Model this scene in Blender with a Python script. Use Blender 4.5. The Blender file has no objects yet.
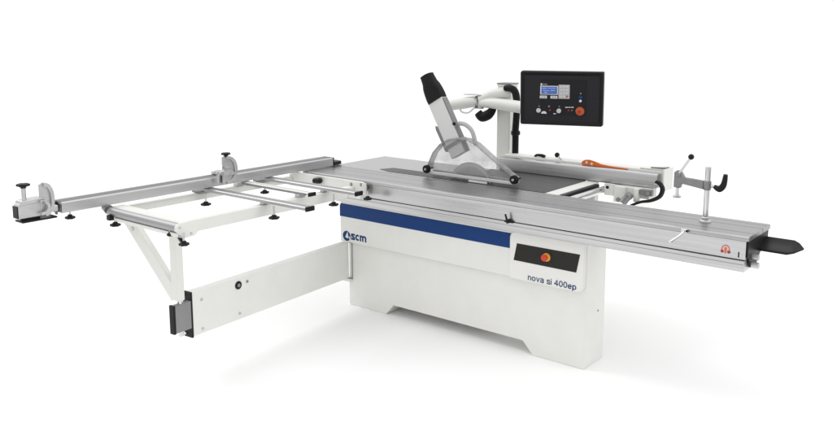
import bpy, bmesh, math, random
from mathutils import Vector, Matrix
R = math.radians
random.seed(4)
scene = bpy.context.scene
col = scene.collection

# ------------------------------------------------------------------ materials
def new_mat(name):
    m = bpy.data.materials.new(name); m.use_nodes = True
    nt = m.node_tree; b = nt.nodes['Principled BSDF']
    return m, nt, b

def surf(name, base, rough=.45, metal=0., var=.04, scale=(8, 8, 8), bump=0., bscale=250., rvar=.06, coat=0., spec=.5):
    """principled surface with soft tonal and roughness variation and fine bump"""
    m, nt, b = new_mat(name)
    tc = nt.nodes.new('ShaderNodeTexCoord'); mp = nt.nodes.new('ShaderNodeMapping')
    mp.inputs['Scale'].default_value = scale
    nt.links.new(tc.outputs['Object'], mp.inputs['Vector'])
    n = nt.nodes.new('ShaderNodeTexNoise'); n.inputs['Scale'].default_value = 1.; n.inputs['Detail'].default_value = 5.
    nt.links.new(mp.outputs['Vector'], n.inputs['Vector'])
    cr = nt.nodes.new('ShaderNodeMapRange')
    cr.inputs['From Min'].default_value = .3; cr.inputs['From Max'].default_value = .7
    cr.inputs['To Min'].default_value = 1 - var; cr.inputs['To Max'].default_value = 1 + var
    nt.links.new(n.outputs['Fac'], cr.inputs['Value'])
    mul = nt.nodes.new('ShaderNodeVectorMath'); mul.operation = 'SCALE'
    mul.inputs[0].default_value = base
    nt.links.new(cr.outputs['Result'], mul.inputs['Scale'])
    nt.links.new(mul.outputs['Vector'], b.inputs['Base Color'])
    rr = nt.nodes.new('ShaderNodeMapRange')
    rr.inputs['From Min'].default_value = .3; rr.inputs['From Max'].default_value = .7
    rr.inputs['To Min'].default_value = rough - rvar; rr.inputs['To Max'].default_value = rough + rvar
    nt.links.new(n.outputs['Fac'], rr.inputs['Value'])
    nt.links.new(rr.outputs['Result'], b.inputs['Roughness'])
    b.inputs['Metallic'].default_value = metal
    b.inputs['Coat Weight'].default_value = coat
    b.inputs['Specular IOR Level'].default_value = spec
    if bump:
        n2 = nt.nodes.new('ShaderNodeTexNoise'); n2.inputs['Scale'].default_value = bscale; n2.inputs['Detail'].default_value = 3.
        nt.links.new(tc.outputs['Object'], n2.inputs['Vector'])
        bp = nt.nodes.new('ShaderNodeBump'); bp.inputs['Strength'].default_value = bump; bp.inputs['Distance'].default_value = .002
        nt.links.new(n2.outputs['Fac'], bp.inputs['Height']); nt.links.new(bp.outputs['Normal'], b.inputs['Normal'])
    return m

WHITE = surf('white_paint', (.785, .782, .750), .5, var=.02, bump=.08, bscale=320)
WHITE2 = surf('cream_frame_paint', (.755, .752, .718), .48, var=.015, bump=.05)
NAVY = surf('blue_paint', (.003, .040, .175), .42, var=.06, spec=.22)
INK = surf('navy_print', (.010, .052, .155), .5, var=.02, spec=.15)
ALUT = surf('shaded_top_aluminium', (.36, .36, .365), .36, 1., var=.17, scale=(1.2, 70, 70), rvar=.08)  # same metal as the side; the top's darker shading is in the base colour
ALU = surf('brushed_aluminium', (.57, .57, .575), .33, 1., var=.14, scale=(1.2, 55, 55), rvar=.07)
ALUF = surf('fence_aluminium', (.58, .58, .585), .40, 1., var=.06, scale=(55, 1.2, 55), rvar=.06)
ALUD = surf('grey_aluminium', (.27, .27, .275), .5, 1., var=.07, scale=(1.2, 60, 60))
ALUDF = surf('grey_fence_top', (.21, .21, .215), .45, 1., var=.07, scale=(60, 1.2, 60))
ALUS = surf('support_aluminium', (.44, .44, .445), .45, 1., var=.05, scale=(1.2, 60, 60))
TABLE = surf('ground_table_top', (.47, .47, .475), .42, 1., var=.05, scale=(2, 40, 40))
DARKT = surf('reflection_and_insert_grey', (.085, .085, .088), .5, .6, var=.10, scale=(3, 30, 30))  # blade insert's own grey; also paints the dark reflection on the table
CAST = surf('cast_alloy', (.58, .58, .58), .42, .9, var=.08, scale=(30, 30, 30), bump=.15, bscale=180)
CASTG = surf('grey_casting', (.26, .26, .265), .45, .8, var=.10, scale=(25, 25, 25), bump=.15, bscale=200)
CHROME = surf('bright_steel', (.68, .68, .69), .16, 1., var=.04, scale=(20, 20, 20))
BLACK = surf('black_plastic', (.012, .012, .013), .42, var=.15, spec=.18, bump=.06, bscale=150)
BLACKR = surf('black_rubber', (.010, .010, .011), .6, var=.2, spec=.18, bump=.1, bscale=120)
GAP = surf('dark_groove', (.035, .035, .036), .7, .2, var=.1)
PANEL = surf('charcoal_panel', (.022, .022, .025), .5, var=.08, spec=.18)
PLATE = surf('dark_glossy_plate', (.022, .021, .018), .28, var=.05, spec=.18)
RED = surf('red_plastic', (.62, .035, .012), .35, var=.05)
ORED = surf('orange_red_plastic', (.55, .075, .018), .38, var=.05)
YEL = surf('yellow_plastic', (.75, .36, .04), .4, var=.04)
ORANGE = surf('orange_plastic', (.72, .17, .02), .45, var=.06)
GREY = surf('grey_plastic', (.24, .24, .245), .5, var=.06)
LGREY = surf('pale_key', (.62, .62, .62), .5, var=.05)
LBL = surf('white_print', (.75, .75, .75), .5, var=.03)
LCD = surf('blue_display', (.06, .14, .50), .25, var=.18, scale=(40, 1, 90))
LCDT = surf('pale_blue_digits', (.35, .48, .85), .4, var=.03)
REDLBL = surf('red_warning_print', (.55, .13, .10), .5, var=.08)
PINK = surf('pale_red_print', (.70, .36, .30), .5, var=.05)
STEELB = surf('saw_steel', (.60, .60, .60), .36, 1., var=.06, scale=(30, 30, 30))

def clear_mat(name, tint, mixv, rough):
    m = bpy.data.materials.new(name); m.use_nodes = True; nt = m.node_tree; nt.nodes.clear()
    out = nt.nodes.new('ShaderNodeOutputMaterial'); mix = nt.nodes.new('ShaderNodeMixShader')
    tr = nt.nodes.new('ShaderNodeBsdfTransparent'); tr.inputs['Color'].default_value = (*tint, 1)
    pr = nt.nodes.new('ShaderNodeBsdfPrincipled'); pr.inputs['Base Color'].default_value = (.58, .58, .58, 1); pr.inputs['Roughness'].default_value = rough
    n = nt.nodes.new('ShaderNodeTexNoise'); n.inputs['Scale'].default_value = 9; n.inputs['Detail'].default_value = 4
    mr = nt.nodes.new('ShaderNodeMapRange'); mr.inputs['From Min'].default_value = .35; mr.inputs['From Max'].default_value = .65
    mr.inputs['To Min'].default_value = mixv * .55; mr.inputs['To Max'].default_value = mixv * 1.45
    tc = nt.nodes.new('ShaderNodeTexCoord'); nt.links.new(tc.outputs['Object'], n.inputs['Vector'])
    nt.links.new(n.outputs['Fac'], mr.inputs['Value']); nt.links.new(mr.outputs['Result'], mix.inputs['Fac'])
    nt.links.new(tr.outputs['BSDF'], mix.inputs[1]); nt.links.new(pr.outputs['BSDF'], mix.inputs[2])
    nt.links.new(mix.outputs['Shader'], out.inputs['Surface'])
    return m
CLEAR = clear_mat('clear_polycarbonate', (.95, .95, .95), .13, .08)
CLEARE = clear_mat('polycarbonate_edge', (.75, .75, .75), .42, .25)

# ------------------------------------------------------------------ mesh builder
class MB:
    def __init__(s): s.bm = bmesh.new()
    def _add(s, vs, fs):
        v = [s.bm.verts.new(p) for p in vs]
        for f in fs:
            try: s.bm.faces.new([v[i] for i in f])
            except ValueError: pass
        return s
    def box(s, x0, x1, y0, y1, z0, z1, M=None):
        vs = [Vector((x, y, z)) for z in (z0, z1) for y in (y0, y1) for x in (x0, x1)]
        if M: vs = [M @ v for v in vs]
        return s._add(vs, [(0, 2, 3, 1), (4, 5, 7, 6), (0, 1, 5, 4), (2, 6, 7, 3), (0, 4, 6, 2), (1, 3, 7, 5)])
    def prism(s, pts, d0, d1, axis='y', M=None):
        """pts: 2-D outline; axis y: (x,z); axis x: (y,z); axis z: (x,y)"""
        def P(a, b, d):
            v = Vector({'y': (a, d, b), 'x': (d, a, b), 'z': (a, b, d)}[axis])
            return M @ v if M else v
        n = len(pts)
        vs = [P(a, b, d0) for a, b in pts] + [P(a, b, d1) for a, b in pts]
        fs = [tuple(range(n)), tuple(range(2 * n - 1, n - 1, -1))] + [(i, i + n, (i + 1) % n + n, (i + 1) % n) for i in range(n)]
        return s._add(vs, fs)
    def rings(s, rings, cap=True):
        n = len(rings[0]); vs = [p for r in rings for p in r]; fs = []
        for k in range(len(rings) - 1):
            for i in range(n):
                j = (i + 1) % n
                fs.append((k * n + i, k * n + j, (k + 1) * n + j, (k + 1) * n + i))
        if cap: fs += [tuple(range(n - 1, -1, -1)), tuple(range((len(rings) - 1) * n, len(rings) * n))]
        return s._add(vs, fs)
    def cyl(s, p0, p1, r0, r1=None, n=24): return s.lathe(p0, p1, [(0, r0), (1, r0 if r1 is None else r1)], n)
    def lathe(s, p0, p1, prof, n=24):
        """prof: (t along p0>p1, radius)"""
        p0 = Vector(p0); p1 = Vector(p1); d = (p1 - p0); a = d.normalized()
        u = a.orthogonal().normalized(); w = a.cross(u)
        return s.rings([[p0 + d * t + (u * math.cos(2 * math.pi * i / n) + w * math.sin(2 * math.pi * i / n)) * max(r, 1e-5) for i in range(n)] for t, r in prof])
    def sphere(s, c, r, n=16):
        c = Vector(c)
        return s.lathe(c - Vector((0, 0, r)), c + Vector((0, 0, r)), [((1 - math.cos(math.pi * k / 10)) / 2, r * math.sin(math.pi * k / 10)) for k in range(11)], n)
    def tube(s, pts, r, n=12, flat=None):
        """round tube through pts (Catmull-Rom), r may be list; flat=(a,b) elliptic factors"""
        P = [Vector(p) for p in pts]; m = len(P)
        rs = r if isinstance(r, (list, tuple)) else [r] * m
        path = []
        for i in range(m - 1):
            a, b, c, d = P[max(i - 1, 0)], P[i], P[i + 1], P[min(i + 2, m - 1)]
            for k in range(6):
                t = k / 6
                path.append((.5 * ((2 * b) + (c - a) * t + (2 * a - 5 * b + 4 * c - d) * t * t + (3 * b - a - 3 * c + d) * t ** 3), rs[i] * (1 - t) + rs[i + 1] * t))
        path.append((P[-1], rs[-1]))
        rings = []; u = None
        for i, (p, rad) in enumerate(path):
            tg = (path[min(i + 1, len(path) - 1)][0] - path[max(i - 1, 0)][0]).normalized()
            if u is None:
                u = tg.cross(Vector((0, 1, 0)))
                if u.length < .2: u = tg.cross(Vector((1, 0, 0)))
            u = (u - tg * u.dot(tg)).normalized(); w = tg.cross(u)
            fa, fb = flat or (1, 1)
            rings.append([p + (u * math.cos(2 * math.pi * k / n) * fa + w * math.sin(2 * math.pi * k / n) * fb) * rad for k in range(n)])
        return s.rings(rings)
    def build(s, name, mat, parent=None, bevel=0., seg=2, smooth=35):
        bmesh.ops.recalc_face_normals(s.bm, faces=s.bm.faces)
        me = bpy.data.meshes.new(name)
        root = parent
        while root is not None and root.parent is not None: root = root.parent
        if root is not None: bmesh.ops.translate(s.bm, verts=s.bm.verts, vec=-Vector(root.location))
        s.bm.to_mesh(me); s.bm.free()
        if smooth:
            for p in me.polygons: p.use_smooth = True
            me.set_sharp_from_angle(angle=R(smooth))
        me.materials.append(mat)
        o = bpy.data.objects.new(name, me); col.objects.link(o)
        if parent is not None: o.parent = parent
        if bevel:
            b = o.modifiers.new('bevel', 'BEVEL'); b.width = bevel; b.segments = seg; b.limit_method = 'ANGLE'; b.angle_limit = R(40)
            b.harden_normals = True
        return o

def thing(name, label, cat, loc, group=None):
    o = bpy.data.objects.new(name, None); col.objects.link(o); o.location = loc
    o.empty_display_size = .05
    o['label'] = label; o['category'] = cat
    if group: o['group'] = group
    return o

def arc(cx, cy, rx, ry, a0, a1, n=18): return [(cx + rx * math.cos(R(a0 + (a1 - a0) * k / n)), cy + ry * math.sin(R(a0 + (a1 - a0) * k / n))) for k in range(n + 1)]
def smooth2(P, n=6):
    out = []
    for i in range(len(P) - 1):
        a, b, c, d = (Vector(P[max(i - 1, 0)]), Vector(P[i]), Vector(P[i + 1]), Vector(P[min(i + 2, len(P) - 1)]))
        for k in range(n):
            t = k / n; out.append((.5 * ((2 * b) + (c - a) * t + (2 * a - 5 * b + 4 * c - d) * t * t + (3 * b - a - 3 * c + d) * t ** 3))[:])
    return out + [tuple(P[-1])]
def glyph(ch, w):
    """strokes of a grotesque letter, x-height 1, and its advance width"""
    h = w / 2
    if ch == 'n': return [[(h, 0), (h, 1)], [(h, .55)] + arc(.43, .60, .43 - h, .40 - h, 175, 0) + [(.86 - h, 0)]], .86
    if ch == 'm': return [[(h, 0), (h, 1)], [(h, .6)] + arc(.40, .64, .40 - h, .36 - h, 175, 0) + [(.80 - h, 0)], [(.80 - h, .6)] + arc(1.12 - h, .64, .32, .36 - h, 178, 0) + [(1.44 - h, 0)]], 1.44
    if ch == 'o': return [arc(.5, .5, .5 - h, .52 - h, 0, 360, 36)], 1.0
    if ch == 'v': return [[(h * .9, 1), (.46, h * .6), (.92 - h * .9, 1)]], .92
    if ch == 'a': return [smooth2([(h + .02, .70), (.16, .90), (.45, 1.02 - h), (.72, .90), (.80, .68), (.80, .25), (.86, .0)]), smooth2([(.80, .60), (.50, .54), (.20, .46), (h, .26), (.16, .05 + h * .4), (.38, h - .02), (.66, .12), (.80, .38)])], .93
    if ch == 's': return [smooth2([(.84 - h, .74), (.72, .94 - h * .3), (.44, 1.02 - h), (.16, .92 - h * .3), (h + .02, .73), (.20, .57), (.62, .44), (.86 - h, .26), (.72, .06 + h * .3), (.43, h - .02), (.13, .07 + h * .3), (h - .02, .29)])], .86
    if ch == 'c': return [arc(.48, .5, .48 - h, .52 - h, 42, 318, 30)], .88
    if ch == 'e': return [[(h, .50), (.94 - h, .50)], arc(.48, .5, .48 - h, .52 - h, 0, 322, 34)], .96
    if ch == 'i': return [[(h, 0), (h, 1)], [(h, 1.20), (h, 1.38)]], w
    if ch == 'p': return [[(h, -.38), (h, 1)], arc(.50, .5, .47 - h, .52 - h, 0, 360, 34)], .97
    if ch == '0': return [arc(.48, .69, .48 - h, .70 - h, 0, 360, 40)], .96
    if ch == '4': return [[(.70, 0), (.70, 1.36 - h * .4), (h * .6, .42), (1.0, .42)]], 1.0
    return [], .42
def writing(name, body, mat, parent, x0, x1, z, y, weight=.17, gap=.20, depth=.0012, hk=1.):
    """lettering on a face looking to -Y, fitted between x0 and x1, baseline z"""
    strokes = []; x = 0
    for ch in body:
        g_, adv = glyph(ch, weight)
        for st in g_: strokes.append([(p[0] + x, p[1]) for p in st])
        x += adv + gap
    k = (x1 - x0) / (x - gap); b = MB()
    for q_, st in enumerate(strokes):
        P = [Vector(p) for p in st]; n = len(P); closed = (P[0] - P[-1]).length < 1e-4
        lft, rgt = [], []
        for i in range(n):
            if closed: a_, c_ = P[i - 1 if i else n - 2], P[i + 1 if i < n - 1 else 1]
            else: a_, c_ = P[max(i - 1, 0)], P[min(i + 1, n - 1)]
            d0 = (P[i] - a_).normalized() if (P[i] - a_).length else (c_ - P[i]).normalized()
            d1 = (c_ - P[i]).normalized() if (c_ - P[i]).length else d0
            tn = (d0 + d1).normalized() if (d0 + d1).length > .05 else d1
            nn = Vector((-tn.y, tn.x)); m_ = min(1 / max(nn.dot(Vector((-d0.y, d0.x))), .3), 2.2) * weight / 2
            lft.append(P[i] + nn * m_); rgt.append(P[i] - nn * m_)
        yb, yf = y, y - depth - q_ * .00004
        for i in range(n - 1):
            qd = [lft[i], rgt[i], rgt[i + 1], lft[i + 1]]
            vs = [Vector((x0 + p.x * k, yy, z + p.y * k * hk)) for yy in (yf, yb) for p in qd]
            fs = [(0, 1, 2, 3), (0, 4, 5, 1), (1, 5, 6, 2), (2, 6, 7, 3), (3, 7, 4, 0)]
            if closed or 0 < i < n - 2: fs = [fs[0], fs[2 - 0] if False else (1, 5, 6, 2), (3, 7, 4, 0)]
            b._add(vs, [(0, 1, 2, 3), (1, 5, 6, 2), (3, 7, 4, 0)])
    bmesh.ops.remove_doubles(b.bm, verts=b.bm.verts, dist=1e-6)
    return b.build(name, mat, parent, smooth=0)

def star_knob(parent, x, y, z, r=.026, stem=.04, name='star_knob'):
    """black star knob under a bar on a threaded stud; z = knob middle"""
    b = MB(); n = 40; h = .007 * (-1 if stem == 0 else 1)
    rings = []
    for dz, k in ((-h * 1.1, .55), (-h, .88), (-h * .5, 1.), (h * .5, 1.), (h * .9, .85), (h * 1.1, .5), (h * 2.3, .40), (h * 2.4, .2)):
        rings.append([Vector((x + r * k * (1 + .10 * math.cos(6 * 2 * math.pi * i / n)) * math.cos(2 * math.pi * i / n), y + r * k * (1 + .10 * math.cos(6 * 2 * math.pi * i / n)) * math.sin(2 * math.pi * i / n), z + dz)) for i in range(n)])
    b.rings(rings)
    o = b.build(name, BLACK, parent)
    return o, MB().cyl((x, y, z + h), (x, y, z + h + stem), .005, n=10)

# ------------------------------------------------------------------ ground
g = MB()
N = 96
g.rings([[Vector((rad * math.cos(2 * math.pi * i / N), rad * math.sin(2 * math.pi * i / N), 0)) for i in range(N)] for rad in (6.5, 4, 2, .01)], cap=False)
FLOOR = surf('white_studio_floor', (.93, .93, .93), .75, var=.004, scale=(.6, .6, .6), spec=.1)
floor = g.build('floor', FLOOR); floor['kind'] = 'structure'

# =================================================================== PANEL SAW
saw = thing('panel_saw', 'large white sliding table panel saw with blue stripe, long aluminium carriage and overhead console', 'panel saw', (.9, .2, 0))

# ---- pedestal cabinet
L_, D_ = 1.766, .233
cab = MB().prism([(0, 0), (.3276, 0), (.3923, .0738), (1.3724, .0738), (1.4425, 0), (L_, 0), (L_, .7285), (0, .7285)], 0, D_, 'y').build('cabinet', WHITE, saw, .004)
MB().box(-.058, -.0005, -.0005, .19, .442, .722).build('side_skirt', WHITE, cab, .003)
pan = MB().prism([(-.060, .440), (1.33, .446), (1.33, .7255), (-.045, .7255), (-.060, .70)], -.020, -.0006, 'y').build('front_panel', WHITE, cab, .005)
MB().prism([(-.0605, .614), (1.30, .614), (1.30, .703), (-.047, .703), (-.0605, .688)], -.0225, -.008, 'y').build('blue_stripe', NAVY, cab, .002)
# raised control panel with rounded corners
def round_poly(x0, x1, z0, z1, rs, n=8):
    out = []
    for (cx, cz, a0, r) in ((x1 - rs[0], z0 + rs[0], -90, rs[0]), (x1 - rs[1], z1 - rs[1], 0, rs[1]), (x0 + rs[2], z1 - rs[2], 90, rs[2]), (x0 + rs[3], z0 + rs[3], 180, rs[3])):
        for k in range(n + 1):
            a = R(a0 + 90 * k / n); out.append((cx + r * math.cos(a), cz + r * math.sin(a)))
    return out
MB().prism(round_poly(1.296, 1.764, .443, .7245, (.045, .012, .045, .012)), -.035, -.0005, 'y').build('control_panel', WHITE, cab, .006, 3)
MB().prism([(1.345, .655), (1.741, .6565), (1.721, .553), (1.325, .554)], -.0365, -.03, 'y').build('control_plate', PLATE, cab, .001)
MB().lathe((1.540, -.0366, .608), (1.540, -.044, .608), [(0, .0235), (.9, .0235), (1, .021)], 32).build('button_collar', YEL, cab)
MB().lathe((1.536, -.0445, .608), (1.536, -.068, .608), [(0, .009), (.45, .009), (.5, .018), (.8, .0185), (.95, .015), (1, .009)], 32).build('emergency_button', RED, cab)
writing('model_lettering', 'nova si 400ep', INK, cab, 1.422, 1.724, .4555, -.0352, weight=.19, gap=.17, hk=1.02)
writing('maker_lettering', 'scm', INK, cab, .041, .178, .4665, -.0202, weight=.29, gap=.12)
# round emblem: navy disc with a pale two-stroke swirl
MB().cyl((.0, -.0198, .484), (.0, -.0216, .484), .0345, n=40).build('maker_emblem', INK, cab)
em = MB()
em.prism([(-.011, .474), (.018, .469), (.0095, .514)], -.0228, -.0212, 'y')
em.prism([(.0225, .487), (.0345, .474), (.0345, .470), (.030, .462), (.0215, .480)], -.0232, -.0214, 'y')
em.build('emblem_stroke', WHITE, cab)
for x, z in ((L_ + .001, .42),):
    MB().cyl((L_ - .002, .15, .30), (L_ + .003, .15, .30), .005, n=12).build('screw', GREY, cab)
# body carrying the main table, behind the pedestal
MB().box(.08, 1.12, D_ + .004, .74, .05, .855).build('machine_body', WHITE, saw, .006)

# ---- fixed guide rail
rail = MB().prism([(-.086, .733), (-.086, .7825), (-.085, .7835), (-.070, .7835), (.06, .7835), (.06, .730), (-.083, .730)], -.03, 2.603, 'x').build('guide_rail', ALU, saw, .0015)
MB().box(-.028, 2.600, -.0868, -.080, .764, .7665).build('rail_groove', ALUD, rail)
MB().box(0.05, 1.7, -.01, .21, .7265, .7295).build('mounting_plate', GREY, rail)

# ---- sliding carriage
X0, X1 = -.345, 2.617
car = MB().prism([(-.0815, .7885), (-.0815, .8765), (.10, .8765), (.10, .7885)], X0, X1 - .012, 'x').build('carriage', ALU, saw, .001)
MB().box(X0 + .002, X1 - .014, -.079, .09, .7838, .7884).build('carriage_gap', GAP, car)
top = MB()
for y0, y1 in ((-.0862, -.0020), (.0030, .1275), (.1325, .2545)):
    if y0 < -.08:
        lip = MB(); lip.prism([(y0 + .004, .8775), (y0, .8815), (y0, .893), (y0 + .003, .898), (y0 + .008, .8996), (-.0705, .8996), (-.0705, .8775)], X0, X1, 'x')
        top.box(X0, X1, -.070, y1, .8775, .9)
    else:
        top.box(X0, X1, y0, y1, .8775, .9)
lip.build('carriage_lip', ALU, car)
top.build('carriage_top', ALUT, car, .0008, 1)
for y in (.0005, .13):
    MB().box(X0 + .002, X1 - .004, y - .0025, y + .0025, .8772, .893).build('slot', GAP, car)
for y in (.205,):
    MB().box(X0 + .002, X1 - .002, y - .0012, y + .0012, .8995, .9004).build('table_groove', ALUD, car)
# dark hollow end
MB().prism([(-.074, .8772), (.240, .8772), (.236, .835), (.20, .815), (.12, .785), (.06, .735), (-.02, .742), (-.05, .79), (-.074, .80)], X1 - .0115, X1 - .003, 'x').build('end_cap', BLACK, car, .001)
MB().cyl((X1 - .012, .0, .79), (X1 + .028, .0, .79), .014, n=20).build('end_knob', CAST, car, .002)
MB().cyl((X1 - .012, -.005, .752), (X1 + .030, -.005, .752), .015, n=20).build('end_knob', CAST, car, .002)
tr = MB()
def chute_sec(x, k=1.): return [Vector((x, .163 + (y - .163) * k, .822 + (z - .822) * k)) for y, z in ((.225, .842), (.218, .846), (.19, .834), (.105, .808), (.090, .812), (.084, .802), (.11, .799), (.20, .824))]
tr.rings([chute_sec(X1 - .003), chute_sec(2.742), chute_sec(2.768, .72), chute_sec(2.797, .10)])
tr.build('chute', BLACK, car)
# warning print, slot mark and levers on the carriage side
wl = MB(); oc = arc(2.514, .826, .020, .022, 200, -20, 20); wl.prism(oc + arc(2.514, .826, .0155, .0175, -20, 200, 20), -.0826, -.0812, 'y')
wl.prism([(2.510, .806), (2.518, .806), (2.520, .832), (2.514, .838), (2.508, .832)], -.0824, -.0812, 'y')
wl.build('warning_emblem', REDLBL, car)
MB().cyl((2.514, -.0812, .827), (2.514, -.0818, .827), .0158, n=24).build('warning_ground', surf('pale_pink_print', (.66, .50, .46), .5), car)
wd = MB()
for x in (2.4985, 2.5295): wd.cyl((x, -.0812, .815), (x, -.0831, .815), .0075, n=16)
wd.build('warning_mark', surf('dark_red_print', (.30, .035, .03), .5), car)
MB().box(2.5715, 2.5775, -.0822, -.0800, .797, .823).build('side_slot', BLACK, car)
lv = MB(); lv.cyl((1.322, -.081, .79), (1.322, -.105, .79), .012, n=16); lv.tube([(1.322, -.098, .79), (1.318, -.106, .805), (1.312, -.11, .832)], [.008, .006, .005], 10); lv.cyl((1.296, -.09, .787), (1.350, -.09, .787), .006, n=10)
lv.build('lock_lever', BLACK, car)
hl = MB(); hl.tube([(2.318, -.095, .886), (2.309, -.14, .870), (2.292, -.205, .852)], [.0075, .007, .0085], 12)
hl.box(2.305, 2.335, -.099, -.083, .880, .897)
hl.build('stop_handle', CHROME, car)
MB().cyl((2.333, -.094, .889), (2.333, -.1015, .889), .006, n=14).build('handle_pivot', BLACK, car)

# ---- main table
mt = MB().box(-.362, 1.345, .262, .790, .862, .899).build('main_table', TABLE, saw, .002)
MB().prism([(.70, .262), (1.343, .262), (1.343, .788), (.62, .788)], .8985, .9015, 'z').build('reflection_and_insert_grey', DARKT, mt)  # thin sheet, dark reflection of fence and console put into the colour
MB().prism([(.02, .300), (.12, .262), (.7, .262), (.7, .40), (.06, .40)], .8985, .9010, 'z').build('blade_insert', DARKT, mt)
# white extension frame and guide bar on the right edge
MB().box(1.3465, 1.43, .270, .80, .855, .899).build('extension_frame', WHITE2, mt, .004)
MB().box(1.4325, 1.460, .29, .745, .855, .896).build('guide_rack', BLACK, mt, .002)
MB().cyl((1.487, .30, .866), (1.487, .76, .866), .0215, n=28).build('guide_bar', CHROME, mt, .002)
MB().box(1.10, 1.43, .745, .80, .78, .854).build('bar_bracket', WHITE2, mt, .003)

# ---- saw blade
bl = MB(); n = 60; pts = []
bc = Vector((.775, .325, .845))
for i in range(n):
    a = 2 * math.pi * i / n
    pts.append((bc.x + .170 * math.cos(a), bc.z + .170 * math.sin(a)))
    pts.append((bc.x + .178 * math.cos(a + .015), bc.z + .178 * math.sin(a + .015)))
bl.prism(pts, bc.y - .0016, bc.y + .0016, 'y')
blade = bl.build('saw_blade', STEELB, saw)
rg = MB(); ro = arc(bc.x, bc.z, .163, .163, 0, 180, 40); rg.prism(ro + arc(bc.x, bc.z, .150, .150, 180, 0, 40), bc.y - .0034, bc.y - .0018, 'y'); rg.build('blade_highlight', LGREY, blade)  # pale half ring paints the highlight along the blade's arc

# ---- blade guard
yg0, yg1 = .290, .352
outline = [(.442, .917), (.440, .95), (.456, .995), (.490, 1.062), (.545, 1.120), (.610, 1.155), (.682, 1.172), (.755, 1.171), (.825, 1.147), (.925, 1.080), (1.03, 1.012), (1.118, .957), (1.112, .917)]
def shell(pts, t):
    c = Vector((sum(p[0] for p in pts) / len(pts), sum(p[1] for p in pts) / len(pts)))
    return [((c + (Vector(p) - c) * (1 - t / max((Vector(p) - c).length, .01)))[:]) for p in pts]
guard = MB().prism(outline, yg0, yg0 + .004, 'y').build('blade_guard', CLEAR, saw)
MB().prism(outline, yg1 - .004, yg1, 'y').build('guard_plate', CLEAR, guard)
rim = MB(); top_o = outline[1:12]; inn = shell(outline, .006)[1:12]
rim.prism(top_o + inn[::-1], yg0 + .0042, yg1 - .0042, 'y')
rim.build('guard_rim', CLEARE, guard)
fr = MB(); ins2 = shell(outline, .007)[1:12]
fr.prism(top_o + ins2[::-1], yg0 - .004, yg0 - .0002, 'y')
fr.build('guard_edge', CLEARE, guard)
ec = MB(); ec.box(.446, 1.11, yg0 - .010, yg0 - .0005, .918, .937); ec.box(.446, 1.11, yg1 + .0005, yg1 + .010, .918, .937); ec.build('guard_bar', surf('pale_guard_bar', (.62, .62, .62), .35, var=.05), guard, .003)
MB().box(.79, .93, yg0 - .02, yg0 - .011, .9015, .915).build('guard_foot', surf('pale_foot', (.7, .7, .7), .4), guard, .003)
for x, z in ((.452, .949), (1.126, .953)):
    k = MB(); k.lathe((x, yg0 - .030, z), (x, yg0 - .002, z), [(0, .022), (.15, .0265), (.85, .0275), (1, .022)], 28); k.cyl((x, yg0 - .002, z), (x, yg1 - .005, z), .005)
    ko = k.build('guard_roller', BLACKR, guard)
    MB().lathe((x, yg0 - .0345, z), (x, yg0 - .0295, z), [(0, .008), (1, .010)], 16).build('roller_hub', CHROME, guard)
# suction duct, leaning left
dA, dB = Vector((.672, .33, 1.085)), Vector((.492, .33, 1.408))
dz = (dB - dA).normalized(); dy = Vector((0, 1, 0)); dx = dy.cross(dz).normalized()
M = Matrix((( dx.x, dy.x, dz.x, dA.x), (dx.y, dy.y, dz.y, dA.y), (dx.z, dy.z, dz.z, dA.z), (0, 0, 0, 1)))
LD = (dB - dA).length
duct = MB().box(-.0600, .0600, -.03, .02, -.03, LD, M).build('suction_duct', surf('pale_grey_duct', (.66, .66, .655), .42, var=.03), saw, .004)
def sq(w, d, z, cx=0, cy=0, n=28, p=4.):
    out = []
    for i in range(n):
        a = 2 * math.pi * i / n; c, s_ = math.cos(a), math.sin(a)
        k = (abs(c) ** p + abs(s_) ** p) ** (-1 / p)
        out.append(M @ Vector((cx + w * c * k, cy + d * s_ * k, z)))
    return out
MB().rings([sq(.063, .036, LD - .012, p=6), sq(.064, .037, LD + .02, p=6), sq(.063, .037, LD + .055, p=5), sq(.055, .045, LD + .09), sq(.047, .043, LD + .12, p=3), sq(.044, .042, LD + .165, p=2.5), sq(.045, .043, LD + .172, p=2.5), sq(.040, .038, LD + .172, p=2.5), sq(.036, .034, LD + .15, p=2.5)]).build('rubber_sleeve', BLACKR, duct)
MB().box(.0605, .070, -.026, .018, -.03, LD - .02, M).build('duct_rail', ALUD, duct, .002)
MB().prism([(-.0605, .02), (-.082, .03), (-.086, .19), (-.078, .215), (-.0605, .20)], -.028, -.020, 'y', M).build('duct_strip', CASTG, duct, .002)
MB().box(-.080, .078, -.036, .028, .035, .062, M).build('duct_collar', surf('grey_collar', (.40, .40, .40), .45), duct, .003)
MB().sphere((.665, .285, 1.262), .012).build('lock_knob', BLACK, duct)
MB().tube([(.672, .33, 1.262), (.725, .33, 1.255), (.775, .33, 1.215), (.805, .33, 1.130)], .0135, 12, (1.1, .8)).build('guard_handle', surf('grey_handle', (.45, .45, .45), .4), guard)

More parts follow.
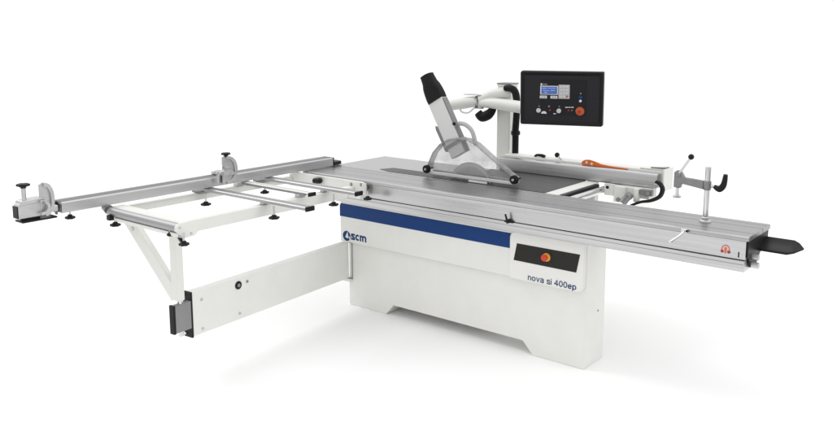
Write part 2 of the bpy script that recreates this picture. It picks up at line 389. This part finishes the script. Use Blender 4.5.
# ---- overhead column and arms
colm = MB().box(.553, .661, .95, 1.055, .55, 1.462).build('overhead_column', WHITE2, saw, .008, 3)
MB().box(.553, .661, .95, 1.055, 1.4625, 1.479).build('column_cap', WHITE2, colm, .003)
MB().box(.550, .664, .947, 1.058, 1.4795, 1.488).build('cap_plate', GREY, colm, .002)
MB().box(.56, .655, .742, .949, .62, .75).build('column_bracket', WHITE2, colm, .004)
arm = MB()
arm.tube([(.66, .975, 1.42), (.60, .955, 1.415), (.52, .94, 1.400), (.43, .93, 1.362)], [.036, .041, .041, .038], 20)
arm.build('column_arm', WHITE2, colm)
MB().tube([(.405, .93, 1.352), (.30, .90, 1.335), (.12, .80, 1.300)], [.036, .042, .038], 20).build('hood_arm', WHITE2, colm)
MB().tube([(.13, .81, 1.30), (.28, .62, 1.31), (.50, .42, 1.30), (.575, .365, 1.285)], [.026, .024, .022, .020], 16).build('hood_link', WHITE2, colm)
jt = MB(); jt.cyl((.428, .93, 1.300), (.428, .93, 1.395), .026, n=24); jt.box(.30, .45, .895, .965, 1.3955, 1.402); jt.box(.392, .405, .893, .925, 1.30, 1.39)
jt.build('arm_joint', CAST, colm, .002)
MB().tube([(.445, .925, 1.345), (.58, .905, 1.345), (.72, .885, 1.338), (.90, .845, 1.33), (1.05, .80, 1.325)], [.034, .039, .042, .042, .040], 20).build('console_arm', WHITE2, colm)
MB().tube([(.27, .90, 1.30), (.29, .89, 1.272), (.34, .90, 1.268), (.38, .91, 1.30)], .006, 8).build('cable_loop', WHITE2, colm)
hs = MB(); hs.tube([(.425, .90, 1.275), (.455, .91, 1.245), (.50, .92, 1.262), (.53, .93, 1.30), (.545, .935, 1.36)], [.028, .036, .036, .027, .020], 16)
hs.build('cable_elbow', BLACKR, colm)
MB().tube([(.63, .93, 1.455), (.69, .93, 1.452), (.722, .93, 1.41), (.730, .93, 1.30), (.722, .93, 1.16), (.724, .93, 1.10), (.720, .93, .92), (.69, .93, .75), (.63, .93, .66)], [.020, .025, .026, .024, .024, .023, .023, .023, .023], 14).build('cable_hose', BLACKR, colm)
MB().lathe((.724, .93, 1.165), (.724, .93, 1.13), [(0, .024), (.2, .032), (.8, .032), (1, .024)], 18).build('hose_clip', BLACK, colm)

# ---- control console
MO = Vector((1.199, .70, 1.423)); ca = R(-19); ct_ = R(-4)
ex = Vector((math.cos(ca), -math.sin(ca), 0)); n0 = Vector((math.sin(ca), math.cos(ca), 0))     # n0 points away from the viewer side
ez = Vector((0, 0, 1)) * math.cos(ct_) + n0 * math.sin(ct_); ny = ez.cross(ex)
CM = Matrix(((ex.x, ny.x, ez.x, MO.x), (ex.y, ny.y, ez.y, MO.y), (ex.z, ny.z, ez.z, MO.z), (0, 0, 0, 1)))
CW, CH = .261, .171
con = MB().box(-CW, CW, .004, .050, -CH, CH, CM).build('control_console', BLACK, saw, .008, 3)
bz = MB(); w = .023
def rrect(a_, c_, yy, r_): return [CM @ Vector((px_, yy, pz_)) for px_, pz_ in round_poly(-a_, a_, -c_, c_, (r_, r_, r_, r_), 5)]
bz.rings([rrect(CW - .001, CH - .001, .0036, .012), rrect(CW, CH, .001, .012), rrect(CW, CH, -.006, .012), rrect(CW - .004, CH - .004, -.010, .010), rrect(CW - .010, CH - .010, -.010, .008), rrect(CW - w, CH - w, -.001, .004), rrect(CW - w, CH - w, .0036, .004)], cap=False)
bz.build('bezel', BLACK, con)
MB().box(-CW + w + .001, CW - w - .001, -.001, .0035, -CH + w + .001, CH - w - .001, CM).build('console_face', PANEL, con)
MB().box(-.132, .158, -.0030, -.0012, -.105, .118, CM).build('console_membrane', surf('black_membrane', (.014, .014, .017), .4, var=.05, spec=.18), con)
def q(u, v):     # zoomed picture of the console > panel coordinates
    s = (u - 3) / 439.; t0 = 31 + s * 10; t = (v - t0) / (278 + s * 12)
    return (-CW + 2 * CW * s, CH - 2 * CH * t)
def cbox(name, u0, v0, u1, v1, d0, d1, mat, bev=0.):
    a = q(u0, v0); b_ = q(u1, v1)
    return MB().box(a[0], b_[0], -d1, -d0, b_[1], a[1], CM).build(name, mat, con, bev)
def cdisc(name, u, v, r, d0, d1, mat, prof=None):
    a = q(u, v); p0 = CM @ Vector((a[0], -d0, a[1])); p1 = CM @ Vector((a[0], -d1, a[1]))
    return MB().lathe(p0, p1, prof or [(0, r), (.8, r), (1, r * .85)], 24).build(name, mat, con)
cbox('display_frame', 110, 108, 206, 158, .0031, .0050, LGREY, .001)
cbox('display', 117, 113, 200, 154, .0051, .0058, LCD)
for (u0, u1, v) in ((122, 145, 122), (150, 194, 122), (126, 160, 134), (166, 190, 134), (130, 150, 144)):
    cbox('display_line', u0, v - 2.2, u1, v + 2.2, .0059, .0063, LCDT)
cbox('display_key', 108, 160, 147, 176, .0031, .0056, LGREY, .001); cbox('display_key', 165, 162, 203, 178, .0031, .0056, LGREY, .001)
cbox('key_mark', 118, 166, 124, 171, .0057, .0061, GREY); cbox('key_mark', 130, 166, 138, 171, .0057, .0061, GREY); cbox('key_mark', 176, 168, 182, 173, .0057, .0061, GREY); cbox('key_mark', 188, 168, 195, 173, .0057, .0061, GREY)
cbox('keypad', 208, 104, 267, 180, .0031, .0052, surf('keypad_base', (.50, .50, .50), .5), .001)
for i in range(3):
    for j in range(4):
        u = 217 + i * 15.5; v = 110 + j * 17
        cbox('keypad_key', u, v, u + 11, v + 11, .0053, .0075, REDLBL if (i == 2 and j == 3) else LGREY, .0008)
cbox('maker_print', 112, 96, 120, 106, .0031, .0036, LBL); cbox('maker_print', 123, 98, 148, 104, .0031, .0036, GREY)
cdisc('selector_knob', 103, 238, .0145, .003, .018, LGREY); cdisc('selector_knob', 212, 242, .0145, .003, .018, LGREY)
a = q(131, 256)
MB().prism([(a[0] + .018 * math.cos(R(k * 18)), a[1] + .016 * math.sin(R(k * 18))) for k in range(11)], -.006, -.003, 'y', CM).build('half_round_mark', LBL, con)
for u, v, r in ((105, 216, .004), (158, 218, .006), (213, 220, .004)):
    cdisc('panel_mark', u, v, r, .003, .004, GREY)
cdisc('indicator_lamp', 164, 238, .0045, .003, .007, RED)
for u, v, ww in ((182, 257, 14), (245, 224, 14), (262, 224, 10), (275, 224, 14)):
    cbox('panel_print', u, v - 2, u + ww, v + 3, .0031, .0035, LBL)
for u in (262, 280): cdisc('indicator_lamp', u, 241, .004, .003, .006, RED if u == 262 else GREY)
cdisc('key_switch', 325, 172, .0125, .003, .012, INK); cdisc('key_switch_cap', 325, 191, .008, .003, .016, LBL)
cdisc('switch_mark', 325, 152, .005, .003, .004, GREY)
cdisc('button_collar', 323, 246, .0275, .003, .007, surf('dark_orange_collar', (.55, .12, .02), .4))
cdisc('emergency_button', 323, 245, .026, .007, .026, ORED, [(0, .012), (.4, .012), (.45, .0215), (.8, .022), (.95, .018), (1, .009)])
cdisc('button_mark', 323, 245, .009, .0262, .028, surf('dark_button_mark', (.30, .03, .01), .45))
MB().box(-.20, -.08, .0505, .13, -.05, .05, CM).build('console_mount', WHITE2, con, .004)

# ---- rip fence
rf = MB().prism([(.782, .906), (.782, .975), (.786, .986), (.796, .991), (.84, .991), (.84, .906)], .69, 1.816, 'x').build('rip_fence', ALU, saw, .001)
MB().box(.692, 1.60, .7812, .787, .9022, .9065).build('fence_gap_shade', GAP, rf)  # dark strip stands in for the shadow under the fence
fb = MB().box(.688, 1.842, .8405, .938, .915, 1.006).build('fence_beam', WHITE2, rf, .006)
MB().box(1.68, 1.842, .842, .937, 1.0065, 1.014).build('beam_lid', WHITE2, rf, .002)
MB().prism([(1.745, .85), (1.832, .85), (1.838, .92)], 1.0142, 1.022, 'z').build('lid_wedge', CASTG, rf, .001)
MB().box(1.8425, 1.852, .800, .942, .885, 1.02).build('beam_end_plate', WHITE2, rf, .002)
k = MB(); k.tube([(.915, .875, 1.005), (.935, .865, 1.018), (.975, .86, 1.020), (1.0, .86, 1.014)], [.007, .009, .011, .012], 12)
k.build('clamp_lever', BLACK, rf)
k = MB(); k.cyl((1.095, .86, 1.032), (1.155, .845, .992), .006, n=12); kl = k.build('clamp_rod', CHROME, rf)
MB().sphere((1.092, .861, 1.034), .017).build('clamp_ball', BLACK, rf)
sl = MB().box(1.50, 1.79, .735, .85, .84, .9015).build('fence_slide', WHITE2, rf, .003)
MB().box(1.505, 1.568, .72, .7345, .838, .912).build('slide_plate', WHITE2, rf, .002)
MB().cyl((1.5275, .7195, .889), (1.5275, .712, .889), .009, n=16).build('slide_screw', BLACK, rf)
MB().box(1.575, 1.645, .705, .7345, .806, .904).build('slide_block', WHITE2, rf, .003)
MB().cyl((1.609, .7045, .824), (1.609, .695, .824), .013, n=18).build('slide_bolt', GREY, rf, .001)
kb = MB(); kb.lathe((1.655, .66, .815), (1.70, .68, .875), [(0, .012), (.12, .024), (.5, .021), (.8, .026), (1, .015)], 20); kb.cyl((1.685, .665, .85), (1.685, .735, .85), .010, n=14)
kb.build('slide_knob', CASTG, rf)
MB().box(1.705, 1.737, .70, .7345, .822, .904).build('slide_block', WHITE2, rf, .003)
MB().box(1.745, 1.82, .70, .7345, .868, .904).build('adjuster', CASTG, rf, .003)
MB().cyl((1.80, .6995, .886), (1.80, .692, .886), .012, n=16).build('slide_bolt', GREY, rf, .001)
MB().tube([(1.835, .72, .958), (1.862, .72, .948), (1.880, .715, .915), (1.865, .71, .872), (1.815, .70, .843), (1.76, .69, .830), (1.70, .68, .802)], [.010, .0115, .012, .012, .0105, .009, .007], 8, (1, 1.7)).build('cable_strap', BLACKR, rf)
MB().cyl((1.81, .76, .935), (1.845, .72, .958), .008, n=10).build('strap_pin', CHROME, rf)

# ---- swing arm
sx = lambda y: .012 + (.1 - .012) * (-y / 1.336)
A = Vector((.012, 0, 0)); Bv = Vector((.100, -1.336, 0)); d = (Bv - A).normalized(); nrm = Vector((d.y, -d.x, 0))   # nrm points to -X
SM = Matrix(((d.x, nrm.x, 0, A.x), (d.y, nrm.y, 0, A.y), (0, 0, 1, 0), (0, 0, 0, 1)))
SL = (Bv - A).length
swing = MB().box(-.018 + .03, SL, 0.002, .058, .190, .440, SM).build('swing_arm', WHITE, saw, .004)
MB().box(SL + .0005, SL + .013, -.002, .064, .186, .444, SM).build('arm_end_plate', BLACK, swing, .002)
for zz in (.424, .206):
    MB().cyl(SM @ Vector((SL + .0135, .046, zz)), SM @ Vector((SL + .020, .046, zz)), .007, n=14).build('plate_bolt', CHROME, swing)
MB().box(SL + .0135, SL + .118, -.004, .026, .243, .398, SM).build('pivot_block', GREY, swing, .003)
MB().box(SL + .1185, SL + .132, -.006, .030, .241, .400, SM).build('pivot_cover', BLACK, swing, .002)
MB().cyl(SM @ Vector((SL + .075, .012, .216)), SM @ Vector((SL + .075, .012, .4295)), .0135, n=20).build('pivot_pin', CHROME, swing, .002)
for (yy, zz, rr, mm, nm) in ((-1.004, .396, .024, BLACK, 'arm_plug'), (-.935, .401, .008, GREY, 'arm_screw'), (-1.272, .384, .008, CAST, 'arm_screw'), (-1.272, .217, .008, CAST, 'arm_screw'), (-1.0, .226, .008, CAST, 'arm_screw')):
    s_ = (-yy) / 1.336 * SL
    MB().lathe(SM @ Vector((s_, 0.0022, zz)), SM @ Vector((s_, -.004, zz)), [(0, rr), (.7, rr), (1, rr * .8)], 24).build(nm, mm, swing)
    if nm == 'arm_plug':
        MB().lathe(SM @ Vector((s_, -.004, zz)), SM @ Vector((s_, -.006, zz)), [(0, rr * .45), (1, rr * .4)], 20).build('plug_core', GREY, swing)
hg = MB(); hg.cyl((.032, -.005, .19), (.032, -.005, .437), .003, n=12); hg.box(.0, .034, -.010, -.0005, .436, .444); hg.box(.0, .034, -.010, -.0005, .185, .192)
hg.build('arm_hinge', GREY, swing)
MB().box(-.03, .03, -.03, -.001, .168, .186).build('hinge_bracket', WHITE, swing, .002)

# =================================================================== CROSSCUT TABLE
ct = thing('crosscut_table', 'white outrigger frame with end roller and aluminium support bars beside the carriage', 'crosscut table', (0, -.85, .80))
xa0, xa1, xb0, xb1 = -.435, -.385, .140, .190
ZT, ZB = .862, .797
fra = MB().box(xb0, xb1, -1.4595, -.142, ZB, ZT).build('frame_bar', WHITE2, ct, .004)
MB().box(xa0, xa1, -1.4595, -.142, ZB + .025, ZT).build('frame_bar', WHITE2, ct, .004)
# mounting plate on the carriage side
mp = MB().prism([(-.42, .800), (.262, .800), (.262, .893), (.24, .896), (-.36, .896), (-.42, .880)], -.141, -.120, 'y').build('mounting_plate', WHITE2, ct, .003)
MB().box(-.36, .255, -.1195, -.0885, .845, .870).build('plate_spacer', GREY, mp)
wk = MB(); wk.lathe((-.16, -.165, .862), (-.085, -.165, .872), [(0, .010), (.12, .019), (.5, .021), (.88, .019), (1, .010)], 20); wk.cyl((-.122, -.141, .867), (-.122, -.165, .867), .009, n=12)
wk.build('wing_knob', BLACK, mp)
for x, z in ((.163, .873), (.25, .880)):
    MB().cyl((x, -.1405, z), (x, -.1425, z), .011, n=18).build('mounting_hole', GREY, mp)
MB().box(.2625, .268, -.150, -.112, .802, .889).build('plate_end', WHITE2, mp, .001)
MB().box(.14, .29, -.20, -.1415, .800, .826).build('plate_lug', WHITE2, mp, .003)
# end crossbar + roller
eb = MB().prism([(-1.535, .838), (-1.535, .890), (-1.527, .897), (-1.467, .897), (-1.460, .890), (-1.460, .838)], -.31, .350, 'x').build('end_crossbar', WHITE2, ct, .002)
MB().cyl((-.285, -1.562, .877), (.350, -1.562, .877), .023, n=32).build('roller', surf('roller_aluminium', (.40, .40, .405), .5, 1., var=.06, scale=(1.2, 40, 40)), ct, .002)
MB().tube([(-.34, -1.56, .893), (-.29, -1.566, .886)], [.020, .026], 16).build('roller_end', CASTG, ct)
MB().box(-.30, .345, -1.575, -1.5355, .833, .851).build('roller_tray', WHITE2, ct, .002)
bpl = [(-1.600, .872), (-1.598, .892), (-1.580, .906), (-1.485, .910), (-1.468, .896), (-1.468, .845), (-1.49, .828), (-1.555, .828)]
MB().prism(bpl, .406, .418, 'x', Matrix.Translation((-.055, 0, 0))).build('roller_bracket', WHITE2, ct, .003)
for y, z in ((-1.575, .885), (-1.51, .845)):
    MB().cyl((.3635, y, z), (.366, y, z), .006, n=16).build('bracket_screw', CAST, ct)
MB().prism([(-1.575, .832), (-1.552, .8275), (-1.552, .808), (-1.560, .806)], .335, .350, 'x').build('roller_stop', BLACK, ct, .001)
MB().box(-.262, -.230, -1.60, -1.576, .838, .866).build('roller_stop', BLACK, ct, .002)
# sliding stock supports along X
def support(y, x0, x1, w, mat, h0, name, thin=False):
    s0 = MB()
    if thin: s0.box(x0, x1, y - w / 2, y + w / 2, h0, .900)
    else: s0.prism([(y - w / 2, h0), (y - w / 2, .8945), (y - w / 2 + .005, .8995), (y + w / 2 - .005, .8995), (y + w / 2, .8945), (y + w / 2, h0)], x0, x1, 'x')
    o = s0.build(name, mat, ct, .001)
    MB().box(x1 + .0003, x1 + .012, y - w / 2 - .0005, y + w / 2 + .0005, h0 - .006, .9005).build('bar_cap', BLACK, ct, .002)
    if not thin: MB().box(x0 + .004, x1 - .001, y - .0025, y + .0025, .8996, .9001).build('bar_slot', ALUD, ct)
    return o
support(-.873, -.37, .540, .062, ALUS, .880, 'support_bar')
support(-.590, -.355, .262, .056, WHITE2, .884, 'support_bar')
support(-.392, -.350, .455, .062, ALUS, .880, 'support_bar')
MB().box(-.34, .25, -.626, -.6185, .885, .896).build('bar_groove', CASTG, ct)
for y in (-.873, -.392):
    MB().prism([(xa0 - .02, .8625), (xa1 + .030, .8625), (xa1 + .040, .8797), (xa0 - .020, .8797)], y - .042, y + .042, 'y').build('bar_saddle', CASTG, ct, .004)
for y in (-.873, -.392):
    MB().box(xb0 + .012, xb1 - .012, y - .018, y + .018, ZT + .0005, .8797).build('bar_foot', CAST, ct, .002)
for x_, m_ in ((-.41, CAST), (.165, CAST)):
    MB().box(x_ - .02, x_ + .02, -.615, -.565, ZT + .0005, .8838).build('bar_foot', m_, ct, .002)
# knobs
st = MB()
for x, y, z, stem in ((-.31, -.92, .805, .045), (.275, -.905, .800, .06), (-.325, -.45, .808, .05), (.270, -.455, .800, .055), (.345, -.20, .812, .045), (.150, -1.52, .752, .06)):
    pass
for x, y, z, r, stem in ((-.31, -.92, .808, .029, .052), (.275, -.893, .803, .029, .058), (-.322, -.447, .808, .027, .05), (.286, -.428, .804, .029, .058), (.335, -.175, .806, .026, .04), (.385, -1.57, .806, .024, .05), (-.228, -1.57, .812, .026, .05), (.272, -1.57, .836, .015, .02)):
    o, sm = star_knob(ct, x, y, z, r, stem)
    sm.build('threaded_stud', CAST, ct)
# post and brace
ps = MB(); ps.box(.090, .150, -1.459, -1.416, .430, .837); ps.build('support_post', WHITE2, ct, .005)
br = MB(); p0, p1 = Vector((-.325, -1.437, .828)), Vector((.108, -1.437, .452)); dd = (p1 - p0).normalized(); pp = Vector((-dd.z, 0, dd.x)) * .040
br._add([p + o_ + Vector((0, y_, 0)) for y_ in (-.018, .018) for p, o_ in ((p0, pp), (p0, -pp), (p1, -pp), (p1, pp))], [(0, 1, 2, 3), (7, 6, 5, 4), (0, 4, 5, 1), (1, 5, 6, 2), (2, 6, 7, 3), (3, 7, 4, 0)])
br.build('diagonal_brace', WHITE2, ct, .004)
MB().box(-.38, -.24, -1.4595, -1.418, .800, .8375).build('brace_foot', WHITE2, ct, .003)
MB().cyl((-.25, -1.4535, .765), (-.25, -1.462, .765), .010, n=16).build('brace_bolt', CAST, ct)

# =================================================================== CROSSCUT FENCE
cf = thing('crosscut_fence', 'long aluminium crosscut fence lying across outrigger frame, with flip stops', 'fence', (-.36, -.8, .905))
fx0, fx1, fy0, fy1 = -.415, -.312, -1.815, .176
ff = MB().prism([(fx1, .9055), (fx1, .958), (fx1 - .005, .9635), (fx1 - .010, .9635), (fx1 - .012, .958), (fx0 + .012, .958), (fx0 + .010, .9640), (fx0, .9640), (fx0, .9055)], fy0, fy1, 'y').build('fence_profile', ALUF, cf, .0012)
MB().box(fx0 + .0125, fx1 - .0125, fy0 + .004, fy1 - .002, .9582, .9625).build('scale_strip', surf('dull_scale_strip', (.20, .20, .205), .6, var=.08, scale=(60, 1.2, 60), spec=.2), cf)
MB().box(fx0 + .001, fx1 - .0005, fy1 + .0004, fy1 + .014, .906, .9632).build('fence_cap', BLACK, cf, .003)
MB().prism([(-.405, .191), (-.315, .191), (-.325, .275), (-.395, .285)], .9055, .930, 'z').build('splinter_tip', BLACK, cf, .004)
MB().box(fx0, fx0 + .06, fy0 - .014, fy0 - .0004, .906, .963).build('fence_cap', BLACK, cf, .002)
MB().box(-.36, -.318, -1.875, fy0 - .0145, .920, .952).build('extension_tube', CAST, cf, .006)
MB().box(-.352, -.33, -1.835, -1.828, .899, .9195).build('tube_foot', CASTG, cf, .002)
o, sm = star_knob(cf, -.35, -1.755, .868, .024, .028); sm.build('threaded_stud', CAST, cf)
def dplate(y0, y1, z0, z1, n=14):
    """half-moon outline, straight edge at y0, bulge to y1"""
    pts = []
    for k in range(n + 1):
        a = R(90 - 180 * k / n)
        pts.append((y0 + .25 * (y1 - y0) + .75 * (y1 - y0) * max(0, math.cos(a)) ** .8, (z0 + z1) / 2 + (z1 - z0) / 2 * math.sin(a)))
    return pts
def halfmoon(o, i, x0, x1): # ring-like half moon
    return o + i[::-1]
def flip_stop(y, z0, z1, w, x, name='flip_stop'):
    body = MB(); out = dplate(y, y + w, z0, z1); inn = dplate(y + w * .16, y + w * .72, z0 + .028, z1 - .03)
    body.prism([(y, z0 + .01), (y, z1 - .004)] + out, x, x + .006, 'x')
    st_ = body.build(name, CAST, cf, .002)
    rg = MB(); rg.prism(out + dplate(y + w * .05, y + w * .80, z0 + .016, z1 - .016)[::-1], x + .0062, x + .020, 'x'); rg.build('stop_rim', CAST, st_, .002)
    return st_
s1 = flip_stop(-.800, .912, 1.086, .108, -.300)
MB().prism([(-.80, .966), (-.72, .966), (-.715, .98), (-.735, 1.0), (-.80, .99)], -.2935, -.282, 'x').build('stop_web', CAST, s1, .002)
MB().box(-.2935, -.284, -.79, -.735, 1.012, 1.024).build('stop_web', CAST, s1, .002)
MB().tube([(-.285, -.845, .93), (-.283, -.838, .985), (-.285, -.80, 1.0)], .010, 12).build('stop_finger', CAST, s1)
MB().lathe((-.285, -.865, .998), (-.285, -.815, 1.0), [(0, .008), (.1, .014), (.5, .014), (.6, .009), (1, .009)], 16).build('stop_screw', CAST, s1)
MB().box(-.41, -.300, -.80, -.74, .967, .985).build('stop_carrier', CAST, s1, .003)
o, sm = star_knob(s1, -.297, -.768, 1.100, .026, .0, 'stop_knob'); sm.bm.free()
MB().cyl((-.297, -.768, 1.08), (-.297, -.768, 1.095), .010, n=14).build('knob_stem', BLACK, s1)
# end stop unit on the fence extension
s2 = MB().prism([(-2.030, .905), (-1.905, .905), (-1.890, .93), (-1.895, .975), (-1.905, .992), (-2.015, .990), (-2.030, .975)], -.385, -.330, 'x').build('end_stop', CAST, cf, .006, 3)
MB().prism([(-2.025, .975), (-1.900, .980), (-1.905, 1.004), (-2.012, 1.000)], -.388, -.322, 'x').build('stop_cover', CAST, s2, .006, 3)
MB().box(-.383, -.333, -2.0345, -2.0305, .910, .972).build('stop_end', BLACK, s2, .001)
MB().box(-.392, -.312, -2.022, -1.842, .888, .8965).build('stop_base', BLACK, s2, .001)
MB().box(-.375, -.335, -2.0, -1.92, .897, .9048).build('stop_pad', BLACK, s2)
MB().cyl((-.335, -1.995, 1.0), (-.335, -1.995, 1.07), .011, n=18).build('knob_stem', CAST, s2)
o, sm = star_knob(s2, -.335, -1.995, 1.078, .030, .0, 'stop_knob'); sm.bm.free()
out = dplate(-1.918, -1.848, .905, 1.078)
MB().prism([(-1.918, .92), (-1.918, 1.07)] + out, -.340, -.3275, 'x').build('stop_disc', CAST, s2, .002)
MB().prism(out + dplate(-1.912, -1.866, .922, 1.058)[::-1], -.3273, -.312, 'x').build('stop_rim', CAST, s2, .002)
hr = dplate(-1.945, -1.878, .915, .992)
MB().prism(hr + dplate(-1.940, -1.892, .930, .977)[::-1], -.3118, -.300, 'x').build('stop_ring', CAST, s2, .002)
MB().cyl((-.31, -1.915, .98), (-.296, -1.915, .98), .007, n=14).build('stop_screw', GREY, s2)

# =================================================================== HOLD-DOWN CLAMP
cl = thing('hold_down_clamp', 'steel hold-down clamp on a post at the right end of the carriage', 'clamp', (2.345, .105, .9))
cx, cy = 2.348, .105
post = MB().cyl((cx, cy, .905), (cx + .002, cy, 1.178), .0135, n=28).build('post', CHROME, cl, .002)
MB().lathe((cx, cy, .9005), (cx, cy, .926), [(0, .024), (.25, .024), (.3, .018), (.9, .018), (1, .015)], 6).build('base_nut', CHROME, cl, .001)
MB().lathe((cx, cy, .9004), (cx, cy, .9075), [(0, .029), (.7, .029), (1, .026)], 30).build('base_washer', CAST, cl)
MB().lathe((cx, cy, 1.062), (cx, cy, 1.108), [(0, .017), (.1, .0195), (.9, .0195), (1, .017)], 24).build('arm_collar', CASTG, cl)
am = MB()
hx = 2.200
am.prism([(cx - .016, 1.064), (cx - .016, 1.106), (cx - .07, 1.110), (hx + .035, 1.112), (hx + .018, 1.138), (hx - .004, 1.146), (hx - .018, 1.134), (hx - .018, 1.058), (hx + .016, 1.056), (hx + .022, 1.080), (hx + .05, 1.076)], cy - .013, cy + .013, 'y')
am.build('clamp_arm', CASTG, cl, .004, 3)
MB().cyl((hx - .001, cy, 1.02), (hx - .001, cy, 1.0555), .008, n=16).build('spindle', CHROME, cl)
MB().lathe((hx - .001, cy, 1.006), (hx - .001, cy, 1.024), [(0, .020), (.35, .022), (.6, .012), (1, .009)], 24).build('pressure_pad', CAST, cl)
lever = MB().cyl((hx + .012, cy - .016, 1.135), (hx + .065, cy - .02, 1.216), .0055, n=14).build('lever', CHROME, cl)
MB().sphere((hx + .068, cy - .02, 1.222), .0145).build('lever_ball', BLACK, cl)
MB().cyl((hx + .006, cy - .017, 1.126), (hx + .006, cy + .017, 1.126), .013, n=18).build('lever_hub', CASTG, cl, .002)
MB().cyl((cx + .02, cy, 1.085), (cx + .042, cy, 1.082), .009, n=14).build('handle_screw', CHROME, cl)
MB().tube([(cx + .036, cy, 1.083), (cx + .062, cy - .005, 1.075), (cx + .082, cy - .008, 1.098), (cx + .090, cy - .010, 1.150)], [.010, .017, .015, .010], 14).build('handle', BLACK, cl)

# =================================================================== PUSH STICK
pk = thing('push_stick', 'orange plastic push stick with two holes resting on top of the rip fence', 'push stick', (1.44, .834, .9915))
outl = [(1.285, 1.002), (1.292, 1.016), (1.312, 1.027), (1.342, 1.030), (1.378, 1.023), (1.42, 1.010), (1.48, 1.0035), (1.60, .9985), (1.606, .9955), (1.60, .992), (1.45, .992), (1.32, .992), (1.295, .993)]
def pst(h): return h
hol = [(1.324, 1.011), (1.360, 1.005)]
b = MB(); b.prism(outl, .8290, .8385, 'y')
b.build('stick', ORANGE, pk, .003)
for x, z in hol:
    MB().lathe((x, .8288, z), (x, .8278, z), [(0, .0085), (1, .0075)], 20).build('eyelet', LBL, pk)

# =================================================================== camera
cam = bpy.data.cameras.new('camera'); co = bpy.data.objects.new('camera', cam); col.objects.link(co)
co.location = (3.6982, -3.8699, 1.8174)
co.rotation_euler = (R(90 - 8.96), 0, R(38.7976))
cam.sensor_fit = 'HORIZONTAL'; cam.sensor_width = 36; cam.lens = 810.4977 / 833 * 36
cam.shift_y = -50.2726 / 833
cam.clip_start = .05; cam.clip_end = 500
scene.camera = co

# =================================================================== light
SIDE, ZEN = .68, 1.20
w = bpy.data.worlds.new('World'); scene.world = w; w.use_nodes = True
nt = w.node_tree; bg = nt.nodes['Background']
tc = nt.nodes.new('ShaderNodeTexCoord')
# world light shaped for contrast: white behind the machine, dimmer towards viewer and right
def mrange(val, a0, a1, b0, b1):
    m = nt.nodes.new('ShaderNodeMapRange'); m.interpolation_type = 'SMOOTHSTEP'
    for k_, v_ in zip(('From Min', 'From Max', 'To Min', 'To Max'), (a0, a1, b0, b1)): m.inputs[k_].default_value = v_
    nt.links.new(val, m.inputs['Value']); return m.outputs['Result']
dt = nt.nodes.new('ShaderNodeVectorMath'); dt.operation = 'DOT_PRODUCT'; dt.inputs[1].default_value = (-.627, .779, 0)
nt.links.new(tc.outputs['Generated'], dt.inputs[0])
sp = nt.nodes.new('ShaderNodeSeparateXYZ'); nt.links.new(tc.outputs['Generated'], sp.inputs[0])
back = mrange(dt.outputs['Value'], -.15, .40, SIDE, 1.05)
upf = mrange(sp.outputs['Z'], .15, .75, SIDE, ZEN)
mx = nt.nodes.new('ShaderNodeMath'); mx.operation = 'MAXIMUM'
nt.links.new(back, mx.inputs[0]); nt.links.new(upf, mx.inputs[1])
nt.links.new(mx.outputs[0], bg.inputs['Strength']); bg.inputs['Color'].default_value = (1, 1, 1, 1)

def softbox(name, direction, dist, size, e_floor):
    '''large far softbox; e_floor = its share of white on the floor'''
    d_ = Vector(direction).normalized(); loc = d_ * dist
    l = bpy.data.lights.new(name, 'AREA'); l.shape = 'SQUARE'; l.size = size
    l.energy = e_floor / d_.z * math.pi * math.pi * dist ** 2
    o = bpy.data.objects.new(name, l); col.objects.link(o); o.location = loc
    o.rotation_euler = (-d_).to_track_quat('-Z', 'Y').to_euler()
softbox('left_softbox', (-.68, -.16, .72), 40, 15, .15)
softbox('right_softbox', (.70, .28, .52), 40, 15, .06)

scene.view_settings.view_transform = 'Standard'; scene.view_settings.look = 'None'; scene.view_settings.exposure = 0
scene.render.engine = 'CYCLES'
scene.cycles.transparent_max_bounces = 16; scene.cycles.max_bounces = 10
